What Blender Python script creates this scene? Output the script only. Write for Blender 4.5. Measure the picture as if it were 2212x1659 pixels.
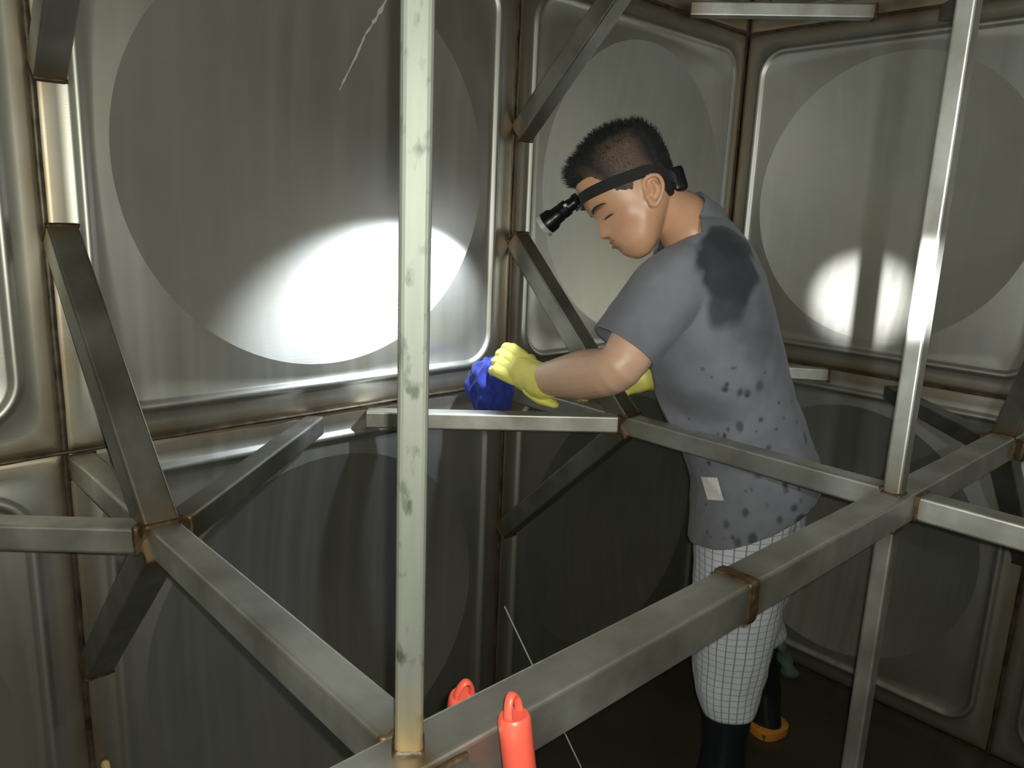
import bpy, bmesh, math, random
import numpy as np
from mathutils import Vector, Matrix, noise

random.seed(7)
rng = np.random.default_rng(11)
sc = bpy.context.scene
for o in list(bpy.data.objects):
    bpy.data.objects.remove(o)
COL = sc.collection

# ------------------------------------------------------------------ camera
CAM_POS = Vector((-2.3104, -1.4243, 1.4249))
RIGHT = Vector((0.73151, -0.68070, 0.03929))
UP = Vector((0.11847, 0.18364, 0.97583))
FWD = Vector((0.67146, 0.70918, -0.21498))
cd = bpy.data.cameras.new('camera')
cam = bpy.data.objects.new('camera', cd)
COL.objects.link(cam)
m = Matrix((RIGHT, UP, -FWD)).transposed().to_4x4()
m.translation = CAM_POS
cam.matrix_world = m
cd.sensor_fit = 'HORIZONTAL'
cd.sensor_width = 36.0
cd.lens = 36.0 * 1677.9 / 2212.0
cd.clip_start = 0.02
sc.camera = cam

# ------------------------------------------------------------------ world, lights, exposure
w = bpy.data.worlds.new('world')
sc.world = w
w.use_nodes = True
w.node_tree.nodes['Background'].inputs[0].default_value = (0.75, 0.85, 1.0, 1)
w.node_tree.nodes['Background'].inputs[1].default_value = 0.0

def lamp(name, kind, loc, energy, color, radius, aim=None, size=None, blend=None):
    d = bpy.data.lights.new(name, kind)
    d.energy = energy
    d.color = color
    d.shadow_soft_size = radius
    o = bpy.data.objects.new(name, d)
    COL.objects.link(o)
    o.location = loc
    if aim is not None:
        o.rotation_euler = (Vector(aim) - Vector(loc)).to_track_quat('-Z', 'Y').to_euler()
    if size is not None:
        d.spot_size = math.radians(size)
        d.spot_blend = blend
    return o

# the phone's flash beside the lens
FLASH = CAM_POS + RIGHT * 0.012 + UP * 0.010
lamp('phone_flash', 'POINT', FLASH, 37.0, (0.975, 1.0, 0.885), 0.004)
# the photographer's own head torch, just right of the phone: hot spot and spill
TORCH = (-2.18, -1.555, 1.47)
lamp('torch_hotspot', 'SPOT', TORCH, 1900.0, (0.93, 0.97, 1.0), 0.012, (0, -0.466, 1.215), 7.6, 1.0)
lamp('torch_spill', 'SPOT', TORCH, 30.0, (0.93, 0.97, 1.0), 0.012, (0, -0.52, 1.45), 52, 0.6)
# the worker's headlamp beam
LENS = Vector((-1.152, -0.276, 1.4005))
BEAM = Vector((-1.295, 0.0, 1.145))
lamp('headlamp_beam', 'SPOT', LENS, 22.0, (0.80, 0.89, 1.0), 0.012, BEAM, 82, 0.6)

sc.view_settings.view_transform = 'Standard'
sc.view_settings.look = 'None'
sc.view_settings.gamma = 1.0
sc.view_settings.use_curve_mapping = False
sc.view_settings.exposure = 0.0
sc.cycles.use_denoising = True
sc.cycles.max_bounces = 8
sc.cycles.glossy_bounces = 6
sc.cycles.diffuse_bounces = 4
sc.cycles.sample_clamp_indirect = 3.0
sc.cycles.blur_glossy = 0.6

# ------------------------------------------------------------------ materials
class NT:
    def __init__(self, name):
        self.m = bpy.data.materials.new(name)
        self.m.use_nodes = True
        self.t = self.m.node_tree
        self.b = self.t.nodes['Principled BSDF']
    def n(self, kind, **kw):
        nd = self.t.nodes.new(kind)
        for k, v in kw.items():
            setattr(nd, k, v)
        return nd
    def l(self, a, b):
        self.t.links.new(a, b)
    def coord(self, out='Object', scale=(1, 1, 1)):
        c = self.n('ShaderNodeTexCoord')
        mp = self.n('ShaderNodeMapping')
        mp.inputs['Scale'].default_value = scale
        self.l(c.outputs[out], mp.inputs['Vector'])
        return mp.outputs['Vector']
    def noise(self, vec, scale=5, detail=4, rough=0.55):
        nd = self.n('ShaderNodeTexNoise')
        nd.inputs['Scale'].default_value = scale
        nd.inputs['Detail'].default_value = detail
        nd.inputs['Roughness'].default_value = rough
        if vec is not None:
            self.l(vec, nd.inputs['Vector'])
        return nd.outputs['Fac']
    def ramp(self, fac, stops):
        r = self.n('ShaderNodeValToRGB')
        el = r.color_ramp.elements
        while len(el) < len(stops):
            el.new(0.5)
        for e, (p, c) in zip(el, stops):
            e.position = p
            e.color = c if len(c) == 4 else (*c, 1)
        self.l(fac, r.inputs['Fac'])
        return r.outputs['Color']
    def mix(self, fac, a, b, mode='MIX'):
        mx = self.n('ShaderNodeMix', data_type='RGBA', blend_type=mode)
        for sock, v in ((mx.inputs[0], fac), (mx.inputs[6], a), (mx.inputs[7], b)):
            if hasattr(v, 'links'):
                self.l(v, sock)
            elif isinstance(v, (int, float)):
                sock.default_value = v
            else:
                sock.default_value = v if len(v) == 4 else (*v, 1)
        return mx.outputs[2]
    def math(self, op, a, b=None, clamp=False):
        nd = self.n('ShaderNodeMath', operation=op, use_clamp=clamp)
        for i, v in enumerate((a, b)):
            if v is None:
                continue
            if hasattr(v, 'links'):
                self.l(v, nd.inputs[i])
            else:
                nd.inputs[i].default_value = v
        return nd.outputs[0]
    def attr(self, name):
        a = self.n('ShaderNodeAttribute', attribute_name=name)
        return a
    def set(self, **kw):
        for k, v in kw.items():
            s = self.b.inputs[k.replace('_', ' ')]
            if hasattr(v, 'links'):
                self.l(v, s)
            elif isinstance(v, tuple) and len(v) == 3:
                s.default_value = (*v, 1)
            else:
                s.default_value = v
    def bump(self, h, strength=0.2, dist=0.002):
        b = self.n('ShaderNodeBump')
        b.inputs['Strength'].default_value = strength
        b.inputs['Distance'].default_value = dist
        self.l(h, b.inputs['Height'])
        self.l(b.outputs['Normal'], self.b.inputs['Normal'])

def plain(name, color, rough=0.5, metal=0.0, **kw):
    t = NT(name)
    t.set(Base_Color=color, Roughness=rough, Metallic=metal, **kw)
    return t.m

def make_panel_metal():
    t = NT('pressed_stainless_sheet')
    v = t.coord('Object')
    grain = t.noise(t.coord('Object', (1.5, 60, 1)), 6, 3)       # rolled grain
    cloud = t.noise(v, 2.3, 5)
    runs = t.noise(t.coord('Object', (26, 0.9, 1)), 1.0, 4)       # water runs down the sheet
    base = t.mix(t.ramp(cloud, [(0.32, (0, 0, 0)), (0.68, (1, 1, 1))]), (0.42, 0.42, 0.375), (0.56, 0.56, 0.525))
    base = t.mix(t.math('MULTIPLY', t.ramp(t.noise(v, 1.3, 6, 0.65), [(0.48, (0, 0, 0)), (0.70, (1, 1, 1))]), 0.5), base, (0.46, 0.41, 0.27))
    base = t.mix(t.math('MULTIPLY', t.ramp(runs, [(0.50, (0, 0, 0)), (0.72, (1, 1, 1))]), 0.35), base, (0.60, 0.60, 0.57))
    base = t.mix(t.math('MULTIPLY', grain, 0.25), base, (0.40, 0.40, 0.385))
    # brown weld tint along the rim of every sheet
    sx = t.n('ShaderNodeSeparateXYZ')
    t.l(v, sx.inputs[0])
    ex = t.math('MAXIMUM', t.math('ABSOLUTE', sx.outputs[0]), t.math('ABSOLUTE', sx.outputs[1]))
    rim = t.math('MULTIPLY', t.math('SUBTRACT', ex, 0.450), 24.0, True)
    rim = t.math('MULTIPLY', rim, t.math('MULTIPLY', t.noise(v, 7, 4), 1.5), True)
    base = t.mix(rim, base, (0.33, 0.25, 0.15))
    # silty streaks low down, plus even darkening that paints in the shade there
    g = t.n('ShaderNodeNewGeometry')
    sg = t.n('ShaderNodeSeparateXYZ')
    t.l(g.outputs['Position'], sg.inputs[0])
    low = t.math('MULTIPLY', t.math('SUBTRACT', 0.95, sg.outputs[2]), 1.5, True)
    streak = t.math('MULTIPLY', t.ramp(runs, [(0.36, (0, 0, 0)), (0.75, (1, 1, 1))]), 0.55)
    silt_shade = t.math('MULTIPLY', low, t.math('ADD', streak, 0.55), True)
    base = t.mix(t.math('MULTIPLY', silt_shade, 0.62), base, (0.115, 0.115, 0.085))
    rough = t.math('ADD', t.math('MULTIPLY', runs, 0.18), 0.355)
    rough = t.math('ADD', rough, t.math('MULTIPLY', silt_shade, 0.2))
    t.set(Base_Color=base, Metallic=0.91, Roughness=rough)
    h = t.math('ADD', t.math('MULTIPLY', grain, 0.35), cloud)
    t.bump(h, 0.10, 0.002)
    return t.m

def make_tube_metal(name, dull=1.0, rough=0.40):
    t = NT(name)
    uv = t.n('ShaderNodeUVMap')
    mp = t.n('ShaderNodeMapping')
    mp.inputs['Scale'].default_value = (2.0, 60, 1)
    t.l(uv.outputs['UV'], mp.inputs['Vector'])
    grain = t.noise(mp.outputs['Vector'], 3, 3)
    v = t.coord('Object')
    blot = t.noise(v, 9, 5)
    base = t.mix(t.ramp(blot, [(0.33, (0, 0, 0)), (0.66, (1, 1, 1))]), tuple(dull * c for c in (0.34, 0.335, 0.29)), tuple(dull * c for c in (0.62, 0.62, 0.585)))
    base = t.mix(t.math('MULTIPLY', grain, 0.3), base, tuple(dull * c for c in (0.34, 0.34, 0.32)))
    rust = t.attr('rust').outputs['Fac']
    rf = t.math('MULTIPLY', rust, t.math('ADD', blot, 0.35), True)
    base = t.mix(rf, base, (0.26, 0.16, 0.07))
    rr = t.math('ADD', t.math('MULTIPLY', blot, 0.16), rough - 0.05)
    t.set(Base_Color=base, Metallic=0.95, Roughness=rr)
    t.bump(grain, 0.06, 0.001)
    return t.m

def make_post_metal():
    t = NT('scaled_pale_post')
    v = t.coord('Object', (60, 60, 7))
    st = t.noise(v, 1.2, 6, 0.6)
    spots = t.noise(t.coord('Object', (1, 1, 0.55)), 75, 3)
    base = t.mix(st, (0.105, 0.11, 0.092), (0.175, 0.18, 0.158))
    base = t.mix(t.ramp(spots, [(0.56, (0, 0, 0)), (0.72, (1, 1, 1))]), base, (0.05, 0.053, 0.04))
    rust = t.attr('rust').outputs['Fac']
    rf = t.math('MULTIPLY', rust, t.math('ADD', st, 0.45), True)
    base = t.mix(rf, base, (0.27, 0.18, 0.07))
    t.set(Base_Color=base, Metallic=0.3, Roughness=0.58)
    t.bump(st, 0.1, 0.001)
    return t.m

def make_weld():
    t = NT('rusty_weld')
    v = t.coord('Object')
    a = t.noise(v, 60, 5)
    base = t.ramp(a, [(0.3, (0.025, 0.016, 0.008)), (0.55, (0.075, 0.042, 0.018)), (0.75, (0.17, 0.12, 0.07))])
    t.set(Base_Color=base, Metallic=0.25, Roughness=0.5)
    t.bump(a, 0.5, 0.003)
    return t.m

def make_seam():
    t = NT('brown_weld_seam')
    v = t.coord('Object')
    a = t.noise(v, 24, 5)
    base = t.ramp(a, [(0.35, (0.035, 0.028, 0.018)), (0.55, (0.095, 0.075, 0.05)), (0.7, (0.16, 0.11, 0.065))])
    t.set(Base_Color=base, Metallic=0.5, Roughness=0.45)
    t.bump(a, 0.4, 0.002)
    return t.m

def make_floor():
    t = NT('wet_silty_floor')
    v = t.coord('Object')
    a = t.noise(v, 3.5, 6)
    base = t.mix(a, (0.045, 0.040, 0.026), (0.12, 0.105, 0.07))
    t.set(Base_Color=base, Metallic=0.5, Roughness=t.math('ADD', t.math('MULTIPLY', a, 0.4), 0.15))
    t.bump(t.noise(v, 30, 3), 0.1, 0.002)
    return t.m

M_PANEL = make_panel_metal()
M_TUBE = make_tube_metal('brushed_stainless_tube', 1.2, 0.46)
M_BRACE = make_tube_metal('dull_stainless_tube', 0.62, 0.46)
M_BRIGHT = make_tube_metal('clean_stainless_tube', 1.35, 0.47)
M_POST = make_post_metal()
M_WELD = make_weld()
M_SEAM = make_seam()
M_FLOOR = make_floor()

# ------------------------------------------------------------------ object helpers
def link(name, me, mat=None, parent=None):
    o = bpy.data.objects.new(name, me)
    COL.objects.link(o)
    if mat is not None and not me.materials:
        me.materials.append(mat)
    if parent is not None:
        o.parent = parent
    return o

def tag(o, label=None, cat=None, group=None, kind=None):
    if label:
        o['label'] = label
    if cat:
        o['category'] = cat
    if group:
        o['group'] = group
    if kind:
        o['kind'] = kind
    return o

def empty(name, loc=(0, 0, 0)):
    o = bpy.data.objects.new(name, None)
    COL.objects.link(o)
    o.empty_display_size = 0.1
    o.location = loc
    return o

def from_bm(bm, name, smooth=True, sharp=None):
    bmesh.ops.recalc_face_normals(bm, faces=bm.faces)
    if smooth:
        for f in bm.faces:
            f.smooth = True
    if sharp is not None:
        for e in bm.edges:
            if len(e.link_faces) == 2 and e.calc_face_angle(0) > math.radians(sharp):
                e.smooth = False
    me = bpy.data.meshes.new(name)
    bm.to_mesh(me)
    bm.free()
    return me

def loft(bm, rings, cap0=True, cap1=True, uvl=None):
    """rings: list of lists of Vectors, all of one length."""
    vs = [[bm.verts.new(p) for p in r] for r in rings]
    n = len(rings[0])
    for a, b in zip(vs, vs[1:]):
        for i in range(n):
            bm.faces.new((a[i], a[(i + 1) % n], b[(i + 1) % n], b[i]))
    for flag, r in ((cap0, vs[0]), (cap1, vs[-1])):
        if flag:
            c = bm.verts.new(sum((v.co for v in r), Vector()) / n)
            for i in range(n):
                bm.faces.new((r[i], r[(i + 1) % n], c))
    return vs

def ell(c, a, b, n=24, p=2.0, ph=0.0):
    c, a, b = Vector(c), Vector(a), Vector(b)
    out = []
    for i in range(n):
        t = 2 * math.pi * i / n + ph
        ct, st = math.cos(t), math.sin(t)
        out.append(c + a * (math.copysign(abs(ct) ** (2 / p), ct)) + b * (math.copysign(abs(st) ** (2 / p), st)))
    return out

def frame_of(d):
    d = Vector(d).normalized()
    x = d.cross(Vector((0, 0, 1)))
    if x.length < 0.05:
        x = d.cross(Vector((1, 0, 0)))
    x.normalize()
    return d, x, x.cross(d)

def limb(bm, pts, rad, n=20, flat=1.0, sub=5):
    """Smooth tapering tube through points, with round ends."""
    P = [Vector(p) for p in pts]
    # Catmull-Rom
    pp, rr = [], []
    for i in range(len(P) - 1):
        p0 = P[max(i - 1, 0)]; p1 = P[i]; p2 = P[i + 1]; p3 = P[min(i + 2, len(P) - 1)]
        for k in range(sub):
            t = k / sub
            pp.append(0.5 * ((2 * p1) + (p2 - p0) * t + (2 * p0 - 5 * p1 + 4 * p2 - p3) * t * t + (3 * p1 - p0 - 3 * p2 + p3) * t ** 3))
            tt = t * t * (3 - 2 * t)
            rr.append(rad[i] * (1 - tt) + rad[i + 1] * tt)
    pp.append(P[-1]); rr.append(rad[-1])
    rings = []
    def ring(c, d, r):
        d, x, y = frame_of(d)
        return ell(c, x * r, y * r * flat, n)
    d0 = (pp[1] - pp[0]).normalized()
    for a in (80, 55, 28):
        a = math.radians(a)
        rings.append(ring(pp[0] - d0 * rr[0] * math.sin(a), d0, rr[0] * math.cos(a)))
    for i, (c, r) in enumerate(zip(pp, rr)):
        d = pp[min(i + 1, len(pp) - 1)] - pp[max(i - 1, 0)]
        rings.append(ring(c, d, r))
    d1 = (pp[-1] - pp[-2]).normalized()
    for a in (28, 55, 80):
        a = math.radians(a)
        rings.append(ring(pp[-1] + d1 * rr[-1] * math.sin(a), d1, rr[-1] * math.cos(a)))
    loft(bm, rings)

def ball(bm, c, r, scale=(1, 1, 1), rot=None):
    mt = Matrix.Translation(c) @ (rot.to_4x4() if rot is not None else Matrix.Identity(4)) @ Matrix.Diagonal((r * scale[0], r * scale[1], r * scale[2], 1))
    bmesh.ops.create_icosphere(bm, subdivisions=3, radius=1.0, matrix=mt)

def remeshed(bm, name, voxel, smooth=2):
    bmesh.ops.recalc_face_normals(bm, faces=bm.faces)
    me = bpy.data.meshes.new('tmp')
    bm.to_mesh(me)
    bm.free()
    o = bpy.data.objects.new('tmp', me)
    COL.objects.link(o)
    md = o.modifiers.new('r', 'REMESH')
    md.mode = 'VOXEL'
    md.voxel_size = voxel
    md.use_smooth_shade = True
    if smooth:
        s = o.modifiers.new('s', 'SMOOTH')
        s.factor = 0.5
        s.iterations = smooth
    dg = bpy.context.evaluated_depsgraph_get()
    dg.update()
    out = bpy.data.meshes.new_from_object(o.evaluated_get(dg))
    bpy.data.objects.remove(o)
    bpy.data.meshes.remove(me)
    out.name = name
    for p in out.polygons:
        p.use_smooth = True
    return out

def coords(me):
    a = np.empty(len(me.vertices) * 3, np.float32)
    me.vertices.foreach_get('co', a)
    return a.reshape(-1, 3)

def normals(me):
    a = np.empty(len(me.vertices) * 3, np.float32)
    me.vertices.foreach_get('normal', a)
    return a.reshape(-1, 3)

def set_coords(me, a):
    me.vertices.foreach_set('co', np.ascontiguousarray(a, np.float32).ravel())
    me.update()

def put_color(me, name, rgb):
    at = me.attributes.new(name, 'FLOAT_COLOR', 'POINT')
    rgba = np.ones((len(me.vertices), 4), np.float32)
    rgba[:, :3] = rgb
    at.data.foreach_set('color', rgba.ravel())

def put_float(me, name, val):
    at = me.attributes.new(name, 'FLOAT', 'POINT')
    at.data.foreach_set('value', np.ascontiguousarray(val, np.float32))

def nz(P, scale, seed=0.0):
    off = Vector((seed * 13.1, seed * 7.7, seed * 3.3))
    return np.array([noise.noise(Vector(p) * scale + off) for p in P.tolist()], np.float32)

# ------------------------------------------------------------------ the tank shell
# Pressed square sheets one metre wide: round dish, rounded ridge frame, welded rims.
def panel_mesh():
    N = 256
    t = np.arange(N) / N * 2 * math.pi
    th = t + 0.18 * np.sin(4 * t)
    c, s = np.cos(th), np.sin(th)
    def rrect(h, rad):
        """radius along every angle of a rounded square of half width h"""
        out = np.empty(N)
        for i in range(N):
            ax, ay = abs(c[i]), abs(s[i])
            q = h / max(ax, ay)
            x, y = ax * q, ay * q
            k = h - rad
            if x > k and y > k:
                # ray against the corner arc, centre (k, k)
                B = -2 * k * (ax + ay); C = 2 * k * k - rad * rad
                q = (-B + math.sqrt(max(B * B - 4 * C, 0))) / 2
            out[i] = q
        return out
    rows, hs, crease = [], [], []
    R = 0.398; D = 0.058
    for f in (0.12, 0.28, 0.42, 0.55, 0.67, 0.78, 0.88, 0.95, 1.0):
        rows.append(np.full(N, R * f)); hs.append(-D * (1 - f * f))
    crease.append(len(rows) - 1)
    inner = rrect(0.4265, 0.062)
    for f in (0.35, 0.7):
        rows.append(R * (1 - f) + np.maximum(inner, R + 0.002) * f); hs.append(0.0)
    prof = [(0.4265, 0.0), (0.430, 0.0022), (0.4345, 0.0070), (0.440, 0.0092), (0.4455, 0.0070), (0.450, 0.0022), (0.4535, 0.0)]
    for h, z in prof:
        rows.append(np.maximum(rrect(h, 0.062 + (h - 0.4265)), R + 0.004)); hs.append(z)
    for h, rad, z in ((0.470, 0.05, 0.0), (0.487, 0.02, 0.0), (0.4945, 0.006, -0.0012), (0.500, 0.0, -0.006)):
        rows.append(rrect(h, rad)); hs.append(z)
    V = [(0, 0, -D)]
    for r, z in zip(rows, hs):
        V += list(zip((r * c).tolist(), (r * s).tolist(), [z] * N))
    F = [(0, 1 + i, 1 + (i + 1) % N) for i in range(N)]
    for k in range(len(rows) - 1):
        a, b = 1 + k * N, 1 + (k + 1) * N
        for i in range(N):
            j = (i + 1) % N
            F.append((a + i, b + i, b + j, a + j))
    me = bpy.data.meshes.new('steel_panel')
    me.from_pydata(V, [], F)
    me.polygons.foreach_set('use_smooth', [True] * len(F))
    sharp = me.attributes.new('sharp_edge', 'BOOLEAN', 'EDGE')
    ck = 1 + crease[0] * N
    vals = [False] * len(me.edges)
    for e in me.edges:
        a, b = e.vertices
        if ck <= a < ck + N and ck <= b < ck + N:
            vals[e.index] = True
    sharp.data.foreach_set('value', vals)
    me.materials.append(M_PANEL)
    return me

PANEL = panel_mesh()
XS = [0.0, -0.985, -1.995, -3.0, -4.0]
YS = [0.0, -0.978, -1.96, -2.95]
ZS = [0.0, 1.0, 2.0, 3.0]
WX0, WY0 = XS[-1], YS[-1]

def bead_mesh(p0, p1, nrm, wdt=0.0135, hgt=0.005, step=0.03):
    """half-round weld run from p0 to p1 lying on a wall of normal nrm"""
    p0, p1, nrm = Vector(p0), Vector(p1), Vector(nrm)
    d = (p1 - p0).normalized()
    sd = d.cross(nrm).normalized()
    n = max(2, int((p1 - p0).length / step))
    bm = bmesh.new()
    rows = []
    for i in range(n + 1):
        c = p0.lerp(p1, i / n)
        k = 1 + 0.28 * noise.noise(c * 17)
        o = sd * 0.002 * noise.noise(c * 5 + Vector((3, 1, 2)))
        rows.append([bm.verts.new(c + o + sd * (wdt / 2 * k * math.cos(a)) + nrm * (hgt * k * math.sin(a) - 0.004)) for a in (0, 0.7, 1.57, 2.44, 3.1416)])
    for a, b in zip(rows, rows[1:]):
        for j in range(4):
            bm.faces.new((a[j], a[j + 1], b[j + 1], b[j]))
    return from_bm(bm, 'weld_seam')

def wall(name, origin, udir, nrm, us, skip=()):
    """us: distances of the seams along udir; local X along udir, local Y up, local Z into the tank"""
    root = empty(name, origin)
    tag(root, kind='structure')
    u, nv = Vector(udir), Vector(nrm)
    for i in range(len(us) - 1):
        for j in range(3):
            w_, c_ = us[i + 1] - us[i], (us[i] + us[i + 1]) / 2
            o = bpy.data.objects.new('steel_panel', PANEL)
            COL.objects.link(o)
            o.parent = root
            x = u * w_
            mt = Matrix((x, Vector((0, 0, 1)) * (ZS[j + 1] - ZS[j]), nv)).transposed().to_4x4()
            mt.translation = u * c_ + Vector((0, 0, (ZS[j] + ZS[j + 1]) / 2))
            o.matrix_local = mt
    for uu in us[1:]:
        link('weld_seam', bead_mesh(u * uu, u * uu + Vector((0, 0, 3)), nv), M_SEAM, root)
    for zz in ZS[1:3]:
        link('weld_seam', bead_mesh(u * us[0] + Vector((0, 0, zz)), u * us[-1] + Vector((0, 0, zz)), nv, 0.009, 0.011 if name == 'wall_left' else 0.005), M_SEAM, root)
    link('weld_seam', bead_mesh(u * us[0], u * us[-1], Vector((0, 0, 1)), 0.014), M_SEAM, root)
    return root

# udir x up must give the inward normal
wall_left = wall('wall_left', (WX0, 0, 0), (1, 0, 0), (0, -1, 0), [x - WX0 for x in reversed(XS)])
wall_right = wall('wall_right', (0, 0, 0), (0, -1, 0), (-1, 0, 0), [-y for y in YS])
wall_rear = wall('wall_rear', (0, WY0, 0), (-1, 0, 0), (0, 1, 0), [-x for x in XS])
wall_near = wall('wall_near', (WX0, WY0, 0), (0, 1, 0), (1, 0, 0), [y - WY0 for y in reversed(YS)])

def slab(name, z0, z1, mat):
    bm = bmesh.new()
    nx, ny = 40, 30
    g = [[bm.verts.new((WX0 + (0 - WX0) * i / nx, WY0 + (0 - WY0) * j / ny, z0)) for j in range(ny + 1)] for i in range(nx + 1)]
    for i in range(nx):
        for j in range(ny):
            bm.faces.new((g[i][j], g[i + 1][j], g[i + 1][j + 1], g[i][j + 1]))
    r = bmesh.ops.extrude_face_region(bm, geom=bm.faces[:])
    for v in r['geom']:
        if isinstance(v, bmesh.types.BMVert):
            v.co.z = z1
    o = link(name, from_bm(bm, name, False), mat)
    return tag(o, kind='structure')
slab('floor', 0.0, -0.03, M_FLOOR)
slab('ceiling', 3.0, 3.03, M_PANEL)

# pale scraped streak and a speck on the sheet behind the nearest post
bm = bmesh.new()
pts = [(-1.338, 1.860), (-1.347, 1.838), (-1.365, 1.800), (-1.386, 1.765), (-1.402, 1.723), (-1.422, 1.681), (-1.438, 1.648)]
L_, R_ = [], []
for i in range(len(pts) - 1):
    for k in range(6):
        t = k / 6
        x = pts[i][0] * (1 - t) + pts[i + 1][0] * t; z = pts[i][1] * (1 - t) + pts[i + 1][1] * t
        w_ = 0.0070 * (0.25 + abs(noise.noise(Vector((x * 60, z * 60, 1))) * 2.2)) * (1 - (i + t) / len(pts))
        y = 0.058 * (1 - min(1, ((x + 1.49) ** 2 + (z - 1.5) ** 2) / .158)) - .0012
        y = max(y, -.0008)
        L_.append(bm.verts.new((x - w_ + .0015 * noise.noise(Vector((z * 90, 2, 2))), y, z))); R_.append(bm.verts.new((x + w_, y, z)))
for i in range(len(L_) - 1):
    bm.faces.new((L_[i], R_[i], R_[i + 1], L_[i + 1]))
scuff = link('scuff_mark', from_bm(bm, 'scuff_mark', False), plain('scraped_pale_metal', (0.62, 0.62, 0.58), 0.6), wall_left)
scuff.matrix_parent_inverse = Matrix.Translation(-wall_left.location)

# ------------------------------------------------------------------ the welded bracing frame
def tube_mesh(name, p0, p1, sa, sb, up=(0, 0, 1), rust0=0.06, rust1=0.06, rad=0.0045, spots=()):
    """rounded rectangular tube; sa across, sb along the 'up' side"""
    p0, p1 = Vector(p0), Vector(p1)
    d = (p1 - p0).normalized()
    a = d.cross(Vector(up)).normalized()
    b = a.cross(d).normalized()
    L = (p1 - p0).length
    prof = []
    for cx, cy, a0 in ((1, 1, 0), (-1, 1, 90), (-1, -1, 180), (1, -1, 270)):
        for k in range(4):
            t = math.radians(a0 + 30 * k)
            prof.append((cx * (sa / 2 - rad) + rad * math.cos(t), cy * (sb / 2 - rad) + rad * math.sin(t)))
    n = len(prof)
    st = sorted({0.0, 0.006, 0.02, 0.04, rust0, L - rust1, L - 0.04, L - 0.02, L - 0.006, L} | {L * i / 8 for i in range(1, 8)} | {c + w_ * k for c, w_ in spots for k in (-1, -.5, 0, .5, 1)})
    st = [s_ for s_ in st if 0 <= s_ <= L]
    bm = bmesh.new()
    lay = bm.loops.layers.uv.new('UVMap')
    rows = [[bm.verts.new(p0 + d * s_ + a * x + b * y) for x, y in prof] for s_ in st]
    per = [0.0]
    for i in range(n):
        q, q2 = prof[i], prof[(i + 1) % n]
        per.append(per[-1] + math.hypot(q[0] - q2[0], q[1] - q2[1]))
    for k in range(len(rows) - 1):
        for i in range(n):
            f = bm.faces.new((rows[k][i], rows[k][(i + 1) % n], rows[k + 1][(i + 1) % n], rows[k + 1][i]))
            for lp, (uu, vv) in zip(f.loops, ((st[k], per[i]), (st[k], per[i + 1]), (st[k + 1], per[i + 1]), (st[k + 1], per[i]))):
                lp[lay].uv = (uu, vv)
    bm.faces.new(rows[0][::-1])
    bm.faces.new(rows[-1])
    me = from_bm(bm, name, False)
    P = coords(me)
    s_ = (P - np.array(p0)) @ np.array(d)
    r = np.zeros(len(P))
    if rust0 > 0:
        r = np.maximum(r, np.clip(1 - s_ / rust0, 0, 1))
    if rust1 > 0:
        r = np.maximum(r, np.clip(1 - (L - s_) / rust1, 0, 1))
    for c, w_ in spots:
        r = np.maximum(r, np.clip(1 - np.abs(s_ - c) / w_, 0, 1))
    put_float(me, 'rust', r ** 1.3)
    return me

def collar_mesh(c, d, sa, sb, up=(0, 0, 1), wdt=0.008, hgt=0.0022):
    """uneven weld bead running once round a tube"""
    c, d = Vector(c), Vector(d).normalized()
    a = d.cross(Vector(up)).normalized()
    b = a.cross(d).normalized()
    bm = bmesh.new()
    n = 44
    rows = []
    for k, h in ((-1, -0.002), (-0.6, 0.7), (0, 1.0), (0.6, 0.7), (1, -0.002)):
        row = []
        for i in range(n):
            t = 2 * math.pi * (i + 0.5) / n
            ct, st_ = math.cos(t), math.sin(t)
            q = max(abs(ct) , abs(st_))
            x, y = ct / q * sa / 2, st_ / q * sb / 2
            p = c + a * x + b * y
            kk = 1 + 0.45 * noise.noise(p * 70)
            off = a * ct + b * st_
            row.append(p + off * (h * hgt * kk if h > 0 else -0.001) + d * (k * wdt * 0.5 * kk))
        rows.append(row)
    loft(bm, rows, False, False)
    return from_bm(bm, 'weld_bead')

FRAME = empty('bracing_frame', (-1.98, -0.98, 0))
tag(FRAME, 'welded frame of grey stainless square tubes with upright posts and diagonal braces', 'frame')
_cache = {}
def member(name, p0, p1, s, mat=None, up=(0, 0, 1), w0=True, w1=True, rust=0.06, sb=None, label=None, spots=()):
    sb = sb or s
    o = link(name, tube_mesh(name, p0, p1, s, sb, up, rust if w0 else 0, rust if w1 else 0, spots=spots), mat or M_TUBE)
    o.parent = FRAME
    o.matrix_parent_inverse = Matrix.Translation(-FRAME.location)
    d = Vector(p1) - Vector(p0)
    for flag, c, q in ((w0, Vector(p0), 0.004), (w1, Vector(p1), -0.004)):
        if flag:
            link('weld_bead', collar_mesh(c + d.normalized() * q, d, s, sb, up), M_WELD, o)
    if label:
        o['label'] = label
    return o

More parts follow.
